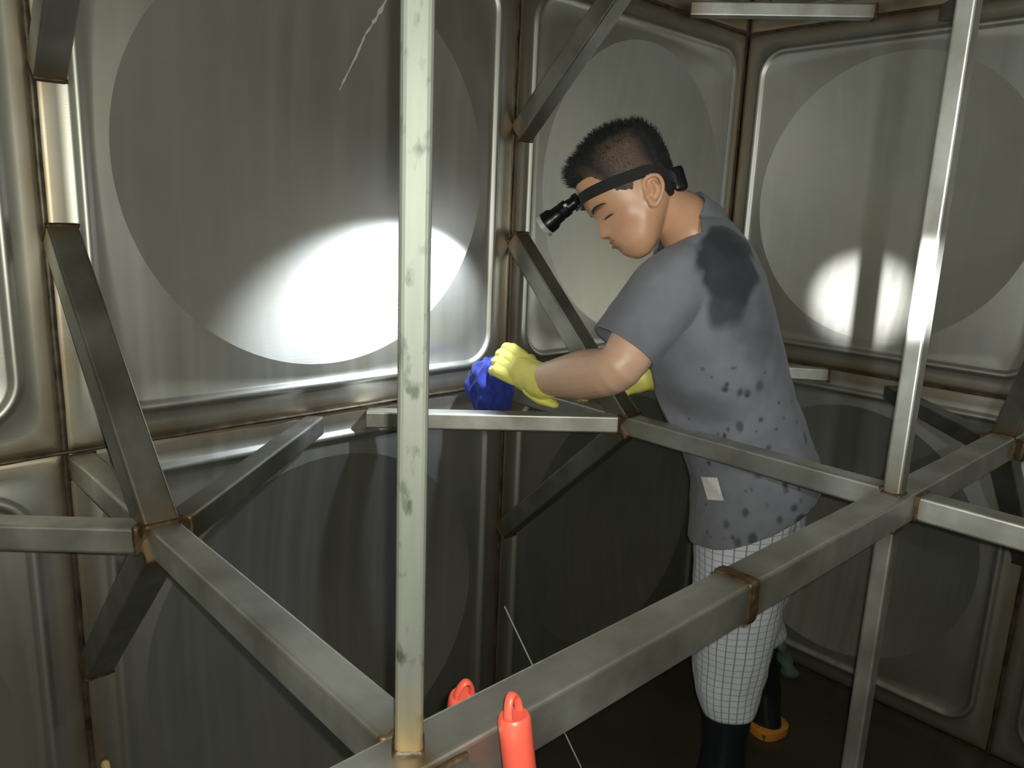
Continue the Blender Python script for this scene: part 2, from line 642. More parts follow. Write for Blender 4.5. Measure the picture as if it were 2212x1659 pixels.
JX = [-2.985, -1.972, -0.967]         # the rows of ties that run out from the left wall
JY = 0.40
TS, BS, MS = 0.042, 0.047, 0.050
for lvl, zt in enumerate((0.975, 1.988)):
    by = -0.978
    # long beam, in two lengths spliced by a rusty weld
    member('main_beam', (-3.97, by, zt), (-1.497, by, zt), MS, w0=False, rust=0.03, spots=((1.985, .035),) if lvl == 0 else (), label='nearer length of the long beam, with brown run-off under the post' if lvl == 0 else None)
    member('main_beam', (-1.489, by, zt), (-0.012, by, zt), MS, w0=True, rust=0.03)
    link('weld_bead', collar_mesh((-1.493, by, zt), (1, 0, 0), MS, MS, wdt=.020, hgt=.0035), M_WELD, FRAME).matrix_parent_inverse = Matrix.Translation(-FRAME.location)
    for k, x in enumerate(JX):
        zz = zt + 0.0
        member('tie_beam', (x, -0.006, zz), (x, by + MS / 2 + 0.001, zz), TS, rust=0.035)
        member('tie_beam', (x, by - MS / 2 - 0.001, zz), (x, WY0 + 0.02, zz), TS, rust=0.02)
        h = 0.375
        member('diagonal_brace', (x - 0.004, -0.004, zt + h + 0.015), (x - 0.004, -JY + 0.012, zt + 0.006), BS, M_BRACE, (1, 0, 0))
        member('diagonal_brace', (x - 0.004, -0.004, zt - h - 0.005), (x - 0.004, -JY + 0.012, zt - 0.006), BS, M_BRACE, (1, 0, 0))
        hx = 0.5 * TS
        xl = {0: -3.40, 1: -2.385, 2: -1.405}[k]
        xr = {0: -2.60, 1: -1.535, 2: -0.60}[k]
        member('flat_brace', (x - hx, -JY + 0.02, zz + 0.004), (xl, -0.012, zz - 0.002), 0.038, M_BRIGHT, w1=False, rust=0.012)
        member('flat_brace', (x + hx, -JY + 0.02, zz + 0.002), (xr, -0.012, zz + 0.002), 0.040, M_BRACE, w1=False)
    # stays of the right wall's own crossing
    kx = -0.42
    member('diagonal_brace', (-0.004, by, zt + 0.385), (kx, by, zt + 0.006), BS, M_BRACE, (0, 1, 0))
    member('diagonal_brace', (-0.004, by, zt - 0.385), (kx, by, zt - 0.006), BS, M_BRACE, (0, 1, 0))
    member('flat_brace', (kx, by + MS / 2, zt - 0.002), (-0.012, -0.585, zt - 0.012), 0.040, M_BRACE, w1=False)
    member('flat_brace', (kx, by - MS / 2, zt - 0.002), (-0.012, -1.375, zt - 0.012), 0.040, M_BRACE, w1=False)

# upright posts standing on the long beams (the nearest one is turned towards the doorway)
pv = (0.57, 0.82, 0)
member('post', (-1.984, -0.975, 0.996), (-1.984, -0.975, 1.958), 0.0225, M_POST, pv, rust=0.075, label='pale scaled upright post nearest the camera')
member('post', (-1.984, -0.975, 2.012), (-1.984, -0.975, 2.99), 0.0225, M_POST, pv)
member('post', (-1.984, -0.975, 0.004), (-1.984, -0.975, 0.942), 0.0225, M_POST, pv)
for z0, z1 in ((0.996, 1.958), (2.012, 2.99), (0.004, 0.942)):
    member('post', (-1.012, -0.978, z0), (-1.012, -0.978, z1), 0.029, None, (0, 1, 0))
    member('post', (-2.985, -0.978, z0), (-2.985, -0.978, z1), 0.029, None, (0, 1, 0))

# braces welded across the far corner, from wall to wall
for zt, lab in ((1.985, 'bright square tube across the upper far corner, above the worker'),
                (0.962, 'bright square tube across the far corner behind the worker, mostly hidden by his shirt')):
    a, b = (-0.335, -0.012, zt + 0.022), (-0.012, -0.398, zt + 0.02)
    o = link('corner_brace', tube_mesh('corner_brace', a, b, 0.038, 0.038), M_BRIGHT)
    tag(o, lab, 'brace', 'tubes across the far corner')
    link('weld_bead', collar_mesh(Vector(b) + Vector((-0.003, 0.003, 0)), Vector(b) - Vector(a), 0.038, 0.038), M_WELD, o)

# ------------------------------------------------------------------ the worker
def fabric(name, base_attr=None, color=(0.5, 0.5, 0.5), rough=0.85, weave=420, bump=0.15):
    t = NT(name)
    v = t.coord('Object')
    if base_attr:
        col = t.attr(base_attr).outputs['Color']
    else:
        col = color
    n1 = t.noise(v, weave, 2)
    n2 = t.noise(v, 22, 4)
    col2 = t.mix(t.math('MULTIPLY', n2, 0.35), col, (0, 0, 0), 'MULTIPLY') if base_attr else t.mix(t.math('MULTIPLY', n2, 0.35), color, tuple(c * 0.55 for c in color))
    t.set(Base_Color=col2, Roughness=rough, Sheen_Weight=0.1)
    t.bump(t.math('ADD', n1, t.math('MULTIPLY', n2, 1.5)), bump, 0.003)
    return t.m

def skin_mat():
    t = NT('skin')
    v = t.coord('Object')
    col = t.attr('tint').outputs['Color']
    n1 = t.noise(v, 60, 4)
    col = t.mix(t.math('MULTIPLY', n1, 0.25), col, (0.42, 0.20, 0.12))
    t.set(Base_Color=col, Roughness=0.42, Subsurface_Weight=0.08)
    t.b.inputs['Subsurface Radius'].default_value = (0.012, 0.005, 0.003)
    t.b.inputs['Specular IOR Level'].default_value = 0.55
    t.bump(t.noise(v, 260, 3), 0.06, 0.001)
    return t.m

def hair_mat():
    t = NT('cropped_black_hair')
    v = t.coord('Object')
    col = t.attr('tint').outputs['Color']
    n1 = t.noise(v, 700, 3)
    col = t.mix(t.ramp(n1, [(0.35, (0, 0, 0)), (0.68, (1, 1, 1))]), col, (0.012, 0.012, 0.013))
    t.set(Base_Color=col, Roughness=0.65)
    t.bump(n1, 0.5, 0.003)
    return t.m

def trouser_mat():
    t = NT('white_trousers_with_grey_check')
    uv = t.n('ShaderNodeUVMap')
    sx = t.n('ShaderNodeSeparateXYZ')
    t.l(uv.outputs['UV'], sx.inputs[0])
    def lines(o, period, width):
        f = t.math('FRACT', t.math('DIVIDE', o, period))
        d = t.math('ABSOLUTE', t.math('SUBTRACT', f, 0.5))
        return t.math('GREATER_THAN', width / period / 2, d)
    a = lines(sx.outputs[0], 0.0175, 0.0024)
    b = lines(sx.outputs[1], 0.0158, 0.0020)
    v = t.coord('Object')
    n = t.noise(v, 14, 4)
    cloth = t.mix(n, (0.60, 0.62, 0.70), (0.80, 0.81, 0.86))
    ln = t.math('MAXIMUM', t.math('MULTIPLY', a, 0.8), t.math('MULTIPLY', b, 0.62))
    t.set(Base_Color=t.mix(ln, cloth, (0.17, 0.19, 0.23)), Roughness=0.85)
    t.bump(t.noise(v, 400, 2), 0.12, 0.002)
    return t.m

M_SKIN = skin_mat()
M_HAIR = hair_mat()
M_SHIRT = fabric('wet_grey_jersey', 'tint')
M_TROUSER = trouser_mat()
M_BOOT = plain('black_rubber', (0.012, 0.014, 0.018), 0.28)
M_SOLE = plain('orange_rubber_sole', (0.62, 0.24, 0.03), 0.6)
M_SOLE2 = plain('grey_rubber_sole', (0.10, 0.10, 0.095), 0.6)
M_GLOVE = NT('yellow_rubber')
M_GLOVE.set(Base_Color=(0.90, 0.82, 0.20), Roughness=0.45, Subsurface_Weight=0.05)
M_GLOVE.bump(M_GLOVE.noise(M_GLOVE.coord('Object'), 55, 4), 0.25, 0.004)
M_GLOVE = M_GLOVE.m
M_RAG = fabric('blue_cleaning_cloth', None, (0.022, 0.042, 0.34), 0.85, 500, 0.2)
M_STRAP = fabric('black_elastic', None, (0.012, 0.013, 0.015), 0.8, 700, 0.2)
M_BLACK = plain('black_anodised', (0.010, 0.010, 0.014), 0.30, 0.3)
M_CHROME = plain('bright_bezel', (0.86, 0.88, 0.88), 0.28, 0.55)
M_LABEL = plain('white_paper', (0.78, 0.77, 0.70), 0.7)

HO = np.array((-1.0312, -0.3908, 1.4799))
HF = np.array((-0.6927, 0.4977, -0.5219)); HF /= np.linalg.norm(HF)
HU = np.array((-0.2631, 0.4994, 0.8254)); HU -= HF * HU.dot(HF); HU /= np.linalg.norm(HU)
HL = np.cross(HU, HF)                      # his left, the side we see
def hw(x, y, z):
    return Vector((HO + HF * x + HL * y + HU * z).tolist())
def hloc(P):
    d = P - HO
    return np.stack((d @ HF, d @ HL, d @ HU), 1)

ZT = np.array([-.134, -.128, -.120, -.110, -.100, -.0865, -.0746, -.068, -.060, -.048, -.0263, -.0056, .008, .030, .060, .080, .095, .106, .113, .117])
FT = np.array([.046, .0565, .0625, .0690, .0750, .0795, .0795, .0745, .0755, .0775, .0800, .0890, .0920, .0935, .0880, .0760, .0580, .0370, .0170, .0020])
BT = np.array([.022, .0080, -.004, -.014, -.024, -.040, -.054, -.060, -.068, -.077, -.0880, -.0940, -.0970, -.1000, -.0960, -.0860, -.0710, -.0540, -.0350, -.0180])
WT = np.array([.022, .0330, .0420, .0500, .0555, .0610, .0645, .0660, .0675, .0690, .0710, .0725, .0735, .0755, .0740, .0675, .0555, .0400, .0240, .0090])
def head_point(z, th, off=0.0):
    f, b, wd = np.interp(z, ZT, FT), np.interp(z, ZT, BT), np.interp(z, ZT, WT)
    c, s = math.cos(th), math.sin(th)
    p = 2.25
    x = (f + b) / 2 + ((f - b) / 2 + off) * math.copysign(abs(c) ** (2 / p), c)
    y = (wd + off) * math.copysign(abs(s) ** (2 / p), s)
    if c > 0:                                    # the face narrows forwards
        y *= 1 - 0.16 * c * max(0.0, min(1.0, (0.03 - z) / 0.08))
    return x, y, z

def g(x, s):
    return math.exp(-(x / s) ** 2)

def head_mesh(bm):
    rings = []
    zs = np.concatenate((np.linspace(-.134, -.1, 9)[:-1], np.linspace(-.1, .095, 54)[:-1], np.linspace(.095, .117, 9)))
    n = 112
    for z in zs:
        ring = []
        for i in range(n):
            th = 2 * math.pi * i / n
            x, y, zz = head_point(z, th)
            if x > 0.015:
                ay = abs(y)
                nose = np.interp(z, [-.072, -.068, -.0645, -.060, -.055, -.048, -.038, -.028, -.018, -.008], [0, .0040, .0140, .0215, .0205, .0160, .0105, .0055, .0020, 0])
                x += nose * g(y, 0.0090 + 0.006 * g(z + .062, .010))
                x += 0.0055 * g(z + .064, .006) * g(ay - .014, .006)            # nostril wings
                x -= 0.0085 * g(z + .027, .0105) * g(ay - .031, .0150)          # eye sockets
                x += 0.0060 * g(z + .0265, .0070) * g(ay - .031, .0115)         # lids over the eyeball
                x -= 0.0030 * g(z + .0315, .0018) * g(ay - .031, .0110)         # lid slit
                x += 0.0030 * g(z + .005, .007) * g(ay - .026, .020)            # brow ridge
                x += 0.0050 * g(z + .0755, .0045) * g(y, .017)                  # upper lip
                x += 0.0050 * g(z + .0870, .0050) * g(y, .016)                  # lower lip
                x -= 0.0050 * g(z + .0812, .0016) * g(y, .021)                  # mouth line
                x -= 0.0035 * g(z + .0960, .0050) * g(y, .018)
                x += 0.0040 * g(z + .1130, .0100) * g(y, .018)                  # chin
                y += math.copysign(0.0040 * g(z + .048, .016) * g(x - .045, .022), y) if ay > 0.01 else 0   # cheekbone
                y -= math.copysign(0.0035 * g(z + .080, .016) * g(x - .040, .020), y) if ay > 0.01 else 0
            ring.append(hw(x, y, zz))
        rings.append(ring)
    loft(bm, rings)

def ear_mesh(bm, side):
    # ear plane: long axis tips back, slightly turned out from the skull
    C = np.array((-0.022, side * 0.0755, -0.039))
    up = np.array((-0.42, 0.0, 0.9)); up /= np.linalg.norm(up)
    back = np.array((-0.95, side * 0.30, -0.42)); back -= up * back.dot(up); back /= np.linalg.norm(back)
    def P(s, t, o=0.0):
        nrm = np.cross(back, up) * side * -1
        if nrm[1] * side < 0:
            nrm = -nrm
        q = C + up * t + back * s + nrm * o
        return hw(*q)
    helix = [(-.008, -.002, .001), (-.016, .012, .002), (-.013, .025, .004), (-.001, .031, .005), (.013, .028, .006), (.020, .014, .006), (.019, -.002, .005), (.013, -.016, .004), (.003, -.026, .002)]
    limb(bm, [P(*h) for h in helix], [.0035, .0042, .0045, .0046, .0046, .0044, .0042, .0046, .0060], 10, 1, 4)
    limb(bm, [P(.004, .018, .000), P(.009, .004, .001), P(.004, -.008, .001)], [.0045, .0048, .004], 10)     # antihelix
    limb(bm, [P(-.012, -.004, .002), P(-.011, -.013, .002)], [.0045, .004], 8)                               # tragus
    limb(bm, [P(-.004, -.024, .0), P(-.005, -.018, .0)], [.0065, .006], 10)                                    # lobe
    rot = Matrix((Vector((HF * back[0] + HL * back[1] + HU * back[2]).tolist()), Vector((HF * up[0] + HL * up[1] + HU * up[2]).tolist()), Vector((0, 0, 0)))).transposed()
    bx = Vector(rot.col[0]); by = Vector(rot.col[1]); bz = bx.cross(by)
    ball(bm, P(.002, .004, -.006), 1.0, (.016, .028, .006), Matrix((bx, by, bz)).transposed())

# joints (metres, in the tank)
L_SH, L_UP, L_EL, L_MID, L_WR = (-1.000, -.540, 1.320), (-1.100, -.520, 1.240), (-1.166, -.5120, 1.1510), (-1.1585, -.420, 1.1155), (-1.1414, -.2675, 1.0771)
R_SH, R_EL, R_MID, R_WR = (-.800, -.400, 1.328), (-.741, -.381, 1.117), (-.772, -.365, 1.050), (-.850, -.3365, 1.070)
SPINE = [(-.8984, -.4893, 1.3837), (-.893, -.4975, 1.3268), (-.8821, -.5101, 1.2498), (-.8634, -.5226, 1.1504), (-.8428, -.5415, 1.0594), (-.806, -.570, .975), (-.779, -.592, .89), (-.782, -.600, .83)]
AX = RIGHT                                   # across the body as it stands: his back
AY = Vector((0.70, 0.70, 0.0)).normalized()  # towards his right side

bm = bmesh.new()
head_mesh(bm)
ear_mesh(bm, 1); ear_mesh(bm, -1)
limb(bm, [(-.906, -.468, 1.400), (-.9300, -.4560, 1.425), (-.9700, -.4400, 1.4480), (-1.0040, -.4200, 1.475)], [.066, .059, .052, .050], 28)
rings = []
for c, a, b in zip(SPINE, (.050, .070, .090, .095, .095, .090, .085, .080), (.100, .130, .125, .120, .110, .110, .105, .105)):
    rings.append(ell(c, AX * a, AY * b, 28, 2.3))
loft(bm, rings)
limb(bm, [L_SH, L_UP, L_EL, L_MID, L_WR, (-1.1414, -.235, 1.080)], [.050, .050, .046, .050, .032, .029], 24)
limb(bm, [R_SH, R_EL, R_MID, R_WR, (-.866, -.325, 1.062)], [.056, .042, .038, .025, .018], 24)
limb(bm, [(-.819, -.607, .86), (-.8326, -.6142, .70), (-.835, -.622, .48), (-.828, -.622, .38)], [.070, .062, .050, .044], 24)
limb(bm, [(-.72, -.575, .86), (-.638, -.568, .64), (-.565, -.552, .45), (-.535, -.535, .38)], [.070, .060, .046, .040], 24)
body = remeshed(bm, 'body', 0.0030, 2)
P = coords(body); H = hloc(P.astype(np.float64))
base = np.tile(np.array((0.66, 0.37, 0.215)), (len(P), 1))
def blend(mask, col):
    global base
    k = np.clip(mask, 0, 1)[:, None]
    base = base * (1 - k) + np.array(col) * k
G = lambda v, s: np.exp(-(v / s) ** 2)
inhead = np.exp(-np.clip(np.linalg.norm(H, axis=1) - 0.12, 0, 1) * 40)
blend(0.55 * G(H[:, 2] + .055, .03) * G(np.abs(H[:, 1]) - .055, .03) * (H[:, 0] > .0), (0.60, 0.30, 0.19))
front = (H[:, 0] > 0.055) & (inhead > 0.5)
blend(0.8 * front * G(H[:, 2] + .081, .0085) * G(H[:, 1], .022), (0.36, 0.13, 0.10))                 # lips
blend(0.5 * front * G(H[:, 2] + .081, .020) * G(H[:, 1], .03), (0.40, 0.23, 0.15))                    # shaven shade
blend(0.45 * front * G(H[:, 2] + .112, .014) * G(H[:, 1], .035), (0.38, 0.23, 0.15))
blend(0.97 * (H[:, 0] > 0.05) * G(H[:, 2] + .0075, .0040) * np.clip(1 - np.abs(np.abs(H[:, 1]) - .031) / .021, 0, 1) ** .3 * (inhead > .5), (0.02, 0.015, 0.012))   # eyebrows
blend(0.95 * (H[:, 0] > 0.05) * G(H[:, 2] + .0315, .0022) * G(np.abs(H[:, 1]) - .031, .014) * (inhead > .5), (0.03, 0.02, 0.015))    # lashes
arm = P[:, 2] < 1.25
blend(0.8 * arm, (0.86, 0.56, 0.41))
put_color(body, 'tint', base)
PERSON = link('person', body, M_SKIN)
tag(PERSON, 'man in wet grey T-shirt and yellow gloves leaning over a tube to wipe the wall', 'person')

# ---- eyebrows and the dark line of the lowered lids, laid on the face
def on_face(y, z):
    o_ = hw(.16, y, z)
    ok, loc, nr, _ = PERSON.ray_cast(o_, Vector((-HF).tolist()))
    return (loc, nr) if ok else (hw(.085, y, z), Vector(HF.tolist()))
def face_line(name, ys, zs, rad, mat, out):
    pts = []
    for y, z in zip(ys, zs):
        loc, nr = on_face(y, z)
        pts.append(loc + nr * out)
    bm = bmesh.new()
    limb(bm, pts, rad, 10)
    return link(name, from_bm(bm, name), mat, PERSON)
bpy.context.view_layer.update()
M_BROW = plain('dark_brow_hair', (0.02, 0.016, 0.013), 0.7)
for sg in (1, -1):
    face_line('eyebrow', [sg * q for q in (.012, .022, .034, .046, .054)], (-.0105, -.0065, -.0040, -.0060, -.0110), (.0016, .0023, .0024, .0018, .0008), M_BROW, -.0010)
    face_line('eyelid_line', [sg * q for q in (.017, .024, .032, .040, .046)], (-.0320, -.0318, -.0322, -.0330, -.0345), (.0008, .0016, .0018, .0016, .0008), M_BROW, -.0008)

M_LIP = plain('lip', (0.40, 0.17, 0.13), 0.5)
face_line('upper_lip', (-.020, -.010, 0, .010, .020), (-.0790, -.0765, -.0760, -.0765, -.0790), (.0010, .0030, .0034, .0030, .0010), M_LIP, -.0012)
face_line('lower_lip', (-.018, -.009, 0, .009, .018), (-.0830, -.0860, -.0868, -.0860, -.0830), (.0010, .0034, .0040, .0034, .0010), M_LIP, -.0014)

# ---- cropped hair
def hairline(x):
    return np.interp(x, [-.11, -.075, -.055, -.045, -.030, -.010, .010, .035, .052, .066, .095], [-.078, -.078, -.070, -.045, .004, .000, -.022, -.008, .030, .050, .055])
bm = bmesh.new()
n = 120
zs = np.linspace(-.075, .117, 66)
grid, val = [], {}
for z in zs:
    row = []
    for i in range(n):
        th = 2 * math.pi * i / n
        x, y, zz = head_point(z, th)
        mk = (zz - hairline(x)) / 0.016
        top = min(1, max(0, (zz - 0.030) / 0.055))
        th_ = -0.003 + min(1, max(0, mk)) * (0.0065 + 0.012 * top + 0.003 * (x < -0.06) + 0.006 * max(0, min(1, (x - .05) / .03)))
        d = Vector((x * 0.7, y, max(zz, 0) * 0.9)).normalized()
        p = Vector((x, y, zz)) + d * th_
        q = hw(*p)
        q += Vector((HO * 0 + HU * 0).tolist()) + (q - Vector(HO.tolist())).normalized() * (0.0025 * noise.noise(q * 95))
        v = bm.verts.new(q)
        val[v] = (mk, x, y, zz)
        row.append(v)
    grid.append(row)
for a, b in zip(grid, grid[1:]):
    for i in range(n):
        q = (a[i], a[(i + 1) % n], b[(i + 1) % n], b[i])
        if max(val[v][0] for v in q) > -0.4:
            bm.faces.new(q)
cap = bm.verts.new(hw(-.008, 0, .133)); val[cap] = (5, -.008, 0, .13)
for i in range(n):
    bm.faces.new((grid[-1][i], grid[-1][(i + 1) % n], cap))
for v in [v for v in bm.verts if not v.link_faces]:
    val.pop(v)
    bm.verts.remove(v)
bmesh.ops.recalc_face_normals(bm, faces=bm.faces)
cen = Vector(HO.tolist())
shell = [f for f in bm.faces if all(v in val for v in f.verts) and f.calc_area() > 0]
areas = np.array([f.calc_area() for f in shell]); prob = areas / areas.sum()
for fi in rng.choice(len(shell), 5200, p=prob):
    f = shell[fi]
    mk, x, y, zz = val[f.verts[0]]
    if mk < 0.25:
        continue
    c = f.calc_center_median() + Vector(rng.normal(0, .0012, 3).tolist())
    nrm = (c - cen).normalized()
    ln = 0.0035 + 0.0075 * min(1, max(0, (zz - .02) / .05)) + 0.004 * max(0, min(1, (x - .05) / .03))
    d = (nrm + Vector(rng.normal(0, .35, 3).tolist()) + Vector(HF.tolist()) * 0.35).normalized() * ln
    sdv = d.cross(Vector(rng.normal(0, 1, 3).tolist())).normalized() * 0.0007
    vs = [bm.verts.new(c + sdv - nrm * .001), bm.verts.new(c - sdv - nrm * .001), bm.verts.new(c + d)]
    for v in vs:
        val[v] = (mk, x, y, zz + .02)
    bm.faces.new(vs)
bm.verts.index_update()
cols = []
for v in bm.verts:
    mk, x, y, zz = val[v]
    side = min(1, max(0, (abs(y) - .050) / .014)) * min(1, max(0, (x + .055) / .03)) * min(1, max(0, (.050 - x) / .035)) * min(1, max(0, (.090 - zz) / .03))
    k = max(side * 0.75, (1 - min(1, max(0, mk / 1.6))) * min(1, max(0, (abs(y) - .040) / .02)) * min(1, max(0, (x + .05) / .03)))
    k = min(1, max(0, k))
    cols.append(tuple(0.014 * (1 - k) + s_ * k for s_ in (0.30, 0.19, 0.13)))
hm = from_bm(bm, 'hair', True)
put_color(hm, 'tint', np.array(cols))
link('hair', hm, M_HAIR, PERSON)

# ---- grey T-shirt
bm = bmesh.new()
RC = [(-.9000, -.4745, 1.4290), (-.8984, -.4893, 1.3837), (-.893, -.4975, 1.3268), (-.8821, -.5101, 1.2498), (-.8634, -.5226, 1.1504), (-.8428, -.5415, 1.0594), (-.813, -.5616, .9936), (-.781, -.5852, .9223), (-.7723, -.5994, .8561), (-.7820, -.6046, .7981), (-.7900, -.6099, .735)]
RA = [.068, .0946, .1146, .1324, .1463, .1491, .1529, .1485, .1380, .1320, .1270]
RB = [.085, .150, .185, .185, .172, .160, .152, .150, .150, .152, .155]
rings = []
for i, (c, a, b) in enumerate(zip(RC, RA, RB)):
    tilt = Vector((0, 0, 1)) * (0.0 if i < 9 else 0.012 * (i - 8))
    rings.append(ell(c, AX * a + tilt, AY * b, 40, 2.25))
loft(bm, rings)
SL = [(-.985, -.545, 1.318), (-1.052, -.532, 1.292), (-1.1085, -.5150, 1.240), (-1.150, -.5020, 1.183)]
limb(bm, SL, [.074, .074, .071, .066], 28)
SR = [(-.825, -.425, 1.345), (-.775, -.3984, 1.2318), (-.747, -.382, 1.135)]
limb(bm, SR, [.078, .070, .062], 28)
limb(bm, [(-.900, -.475, 1.40), (-.925, -.461, 1.422)], [.076, .068], 28)           # collar
shirt = remeshed(bm, 't_shirt', 0.0042, 6)
P = coords(shirt).astype(np.float64); Nn = normals(shirt).astype(np.float64)
# creases: drag folds across the back and soft vertical folds lower down
q = np.stack((P @ np.array(AX) * 5 + P[:, 2] * 4, P @ np.array(AY) * 4, P[:, 2] * 7 - P @ np.array(AX) * 5), 1)
wv = nz(q, 1.0, 1) * 0.010 + nz(P * np.array((22, 22, 6)), 1.0, 2) * 0.005 * np.clip((1.15 - P[:, 2]) / .2, 0, 1) + nz(P, 30, 3) * 0.0016
P2 = P + Nn * wv[:, None]
press = (P2[:, 2] > .84) & (P2[:, 2] < 1.11) & (P2[:, 1] < -.35)      # cloth pressed against the tie he leans on
tz = np.clip((np.abs(P2[:, 2] - .975) - .023) / .10, 0, 1)
tz = 1 - tz * tz * (3 - 2 * tz)
P2[:, 0] += np.where(press, tz * np.maximum(0.0, -.942 - P2[:, 0]), 0.0)
set_coords(shirt, P2)
# open the hem, the sleeves and the neck
bm = bmesh.new(); bm.from_mesh(shirt)
cuts = [(Vector((-.79, -.61, .800)), Vector((0.37, -.34, -1))),
        (Vector(SL[-1]), Vector(SL[-1]) - Vector(SL[-2])), (Vector(SR[-1]), Vector(SR[-1]) - Vector(SR[-2])),
        (Vector((-.930, -.458, 1.4265)), Vector((-.75, .42, .55)))]
for i, (c, d) in enumerate(cuts):
    d = d.normalized()
    lim = (0.4, 0.12, 0.12, 0.13)[i]
    geom = [f for f in bm.faces if (f.calc_center_median() - c).length < lim]
    es = {e for f in geom for e in f.edges}; vs = {v for f in geom for v in f.verts}
    bmesh.ops.bisect_plane(bm, geom=geom + list(es) + list(vs), plane_co=c, plane_no=d)
    kill = [f for f in bm.faces if (f.calc_center_median() - c).dot(d) > 0.0002 and (f.calc_center_median() - c).length < lim]
    bmesh.ops.delete(bm, geom=kill, context='FACES')
rim = [e for e in bm.edges if e.is_boundary]
r = bmesh.ops.extrude_edge_only(bm, edges=rim)                 # turned hems
for v in [x for x in r['geom'] if isinstance(x, bmesh.types.BMVert)]:
    near = min(((v.co - c).length, i) for i, (c, d) in enumerate(cuts))[1]
    c, d = cuts[near]; d = d.normalized()
    rad = (v.co - c) - d * (v.co - c).dot(d)
    v.co -= rad.normalized() * 0.006 + d * 0.004
for v in [v for v in bm.verts if not v.link_faces]:
    bm.verts.remove(v)
shirt2 = from_bm(bm, 't_shirt', True)
P = coords(shirt2).astype(np.float64)
base = np.tile(np.array((0.225, 0.229, 0.262)), (len(P), 1))
n1 = nz(P, 14, 5); n2 = nz(P, 45, 6); n3 = nz(P, 5, 8)
base *= (1 + 0.14 * n3 + 0.06 * n2)[:, None]
def near(c, r, soft=0.25, jit=0.35):
    d = np.linalg.norm(P - np.array(c), axis=1) / r + jit * n1 + 0.12 * n2
    return np.clip((1 - d) / soft, 0, 1)
WET = (0.026, 0.031, 0.043)
for c, r in WETSPOTS if 'WETSPOTS' in globals() else []:
    blend(near(c, r), WET)
tintP = P
shirt_o = link('t_shirt', shirt2, M_SHIRT, PERSON)
def on_shirt(p, d):
    """first point of the shirt met from p along d"""
    ok, loc, nr, _ = shirt_o.ray_cast(Vector(p), Vector(d))
    return (loc, nr) if ok else (None, None)
bpy.context.view_layer.update()
SIDE = Vector((-.70, -.70, .10)).normalized()     # looking out of his left side
def stain(px, py, pz, r, soft=0.25, k=0.95, jit=0.35, stretch=1.0):
    loc, nr = on_shirt(Vector((px, py, pz)) + SIDE * 0.7, -SIDE)
    if loc is None:
        return
    dd = P - np.array(loc)
    dd[:, 2] /= stretch
    d = np.linalg.norm(dd, axis=1) / r + jit * n1 + 0.15 * n2
    blend(k * np.clip((1 - d) / soft, 0, 1), WET)
# big sweat patch over the shoulder blade and shoulder, then splashes of water
S0 = Vector((-.893, -.4975, 1.3268))
stain(*(S0 + AX * 0.012 + Vector((0, 0, .010))), .072, .22, .93, .28, 1.35)
stain(*(S0 + AX * 0.020 + Vector((0, 0, .050))), .052, .25, .90, .35, 1.0)
stain(*(S0 + AX * 0.010 + Vector((0, 0, -.070))), .046, .35, .85, .35, 1.2)
stain(*(S0 + AX * 0.075 + Vector((0, 0, .075))), .030, .6, .65, .6)
stain(*(S0 + AX * 0.050 + Vector((0, 0, -.100))), .060, .9, .40, .5, 1.4)
stain(*(S0 + AX * 0.095 + Vector((0, 0, -.160))), .070, 1.0, .45, .5, 2.0)
drops = np.random.default_rng(5)
for i in range(70):
    zz = 0.76 + 0.40 * drops.random() ** 1.3
    a = -0.12 + 0.25 * drops.random()
    stain(*(Vector((-.81 + (zz - .95) * -.25, -.58, zz)) + AX * a), 0.0035 + 0.009 * drops.random() ** 2.5, .5, .55 + .4 * drops.random(), .3, 1 + 0.6 * drops.random())
for a, zz, r in ((.075, .765, .030), (.090, .790, .016), (.045, .755, .015), (.095, .745, .018), (.012, .775, .006), (.066, .815, .020)):
    stain(*(Vector((-.786, -.604, zz)) + AX * a), r, .3, .9, .55, 0.7)
put_color(shirt2, 'tint', base)

# paper label stuck to the hem of the shirt
bm = bmesh.new()
rows = []
c0 = Vector((-1.000, -.641, .892))
SIDE2 = Vector((-.80, -.56, .20)).normalized()
for j in range(7):
    row = []
    for i in range(6):
        s_, t_ = i / 5 - .5, j / 6 - .5
        p = c0 + AX * (s_ * .032 - t_ * .018) + Vector((0, 0, 1)) * (t_ * .050 + s_ * .003)
        loc, nr = on_shirt(p + SIDE2 * 0.5, -SIDE2)
        row.append(bm.verts.new((loc if loc is not None else p - SIDE2 * .02) + SIDE2 * (0.003 + 0.0015 * math.sin(i * 1.3 + j))))
    rows.append(row)
for a, b in zip(rows, rows[1:]):
    for i in range(5):
        bm.faces.new((a[i], a[i + 1], b[i + 1], b[i]))
r = bmesh.ops.extrude_face_region(bm, geom=bm.faces[:])
for v in r['geom']:
    if isinstance(v, bmesh.types.BMVert):
        v.co += SIDE * 0.0012
lab = link('paper_label', from_bm(bm, 'paper_label', False), M_LABEL, shirt_o)

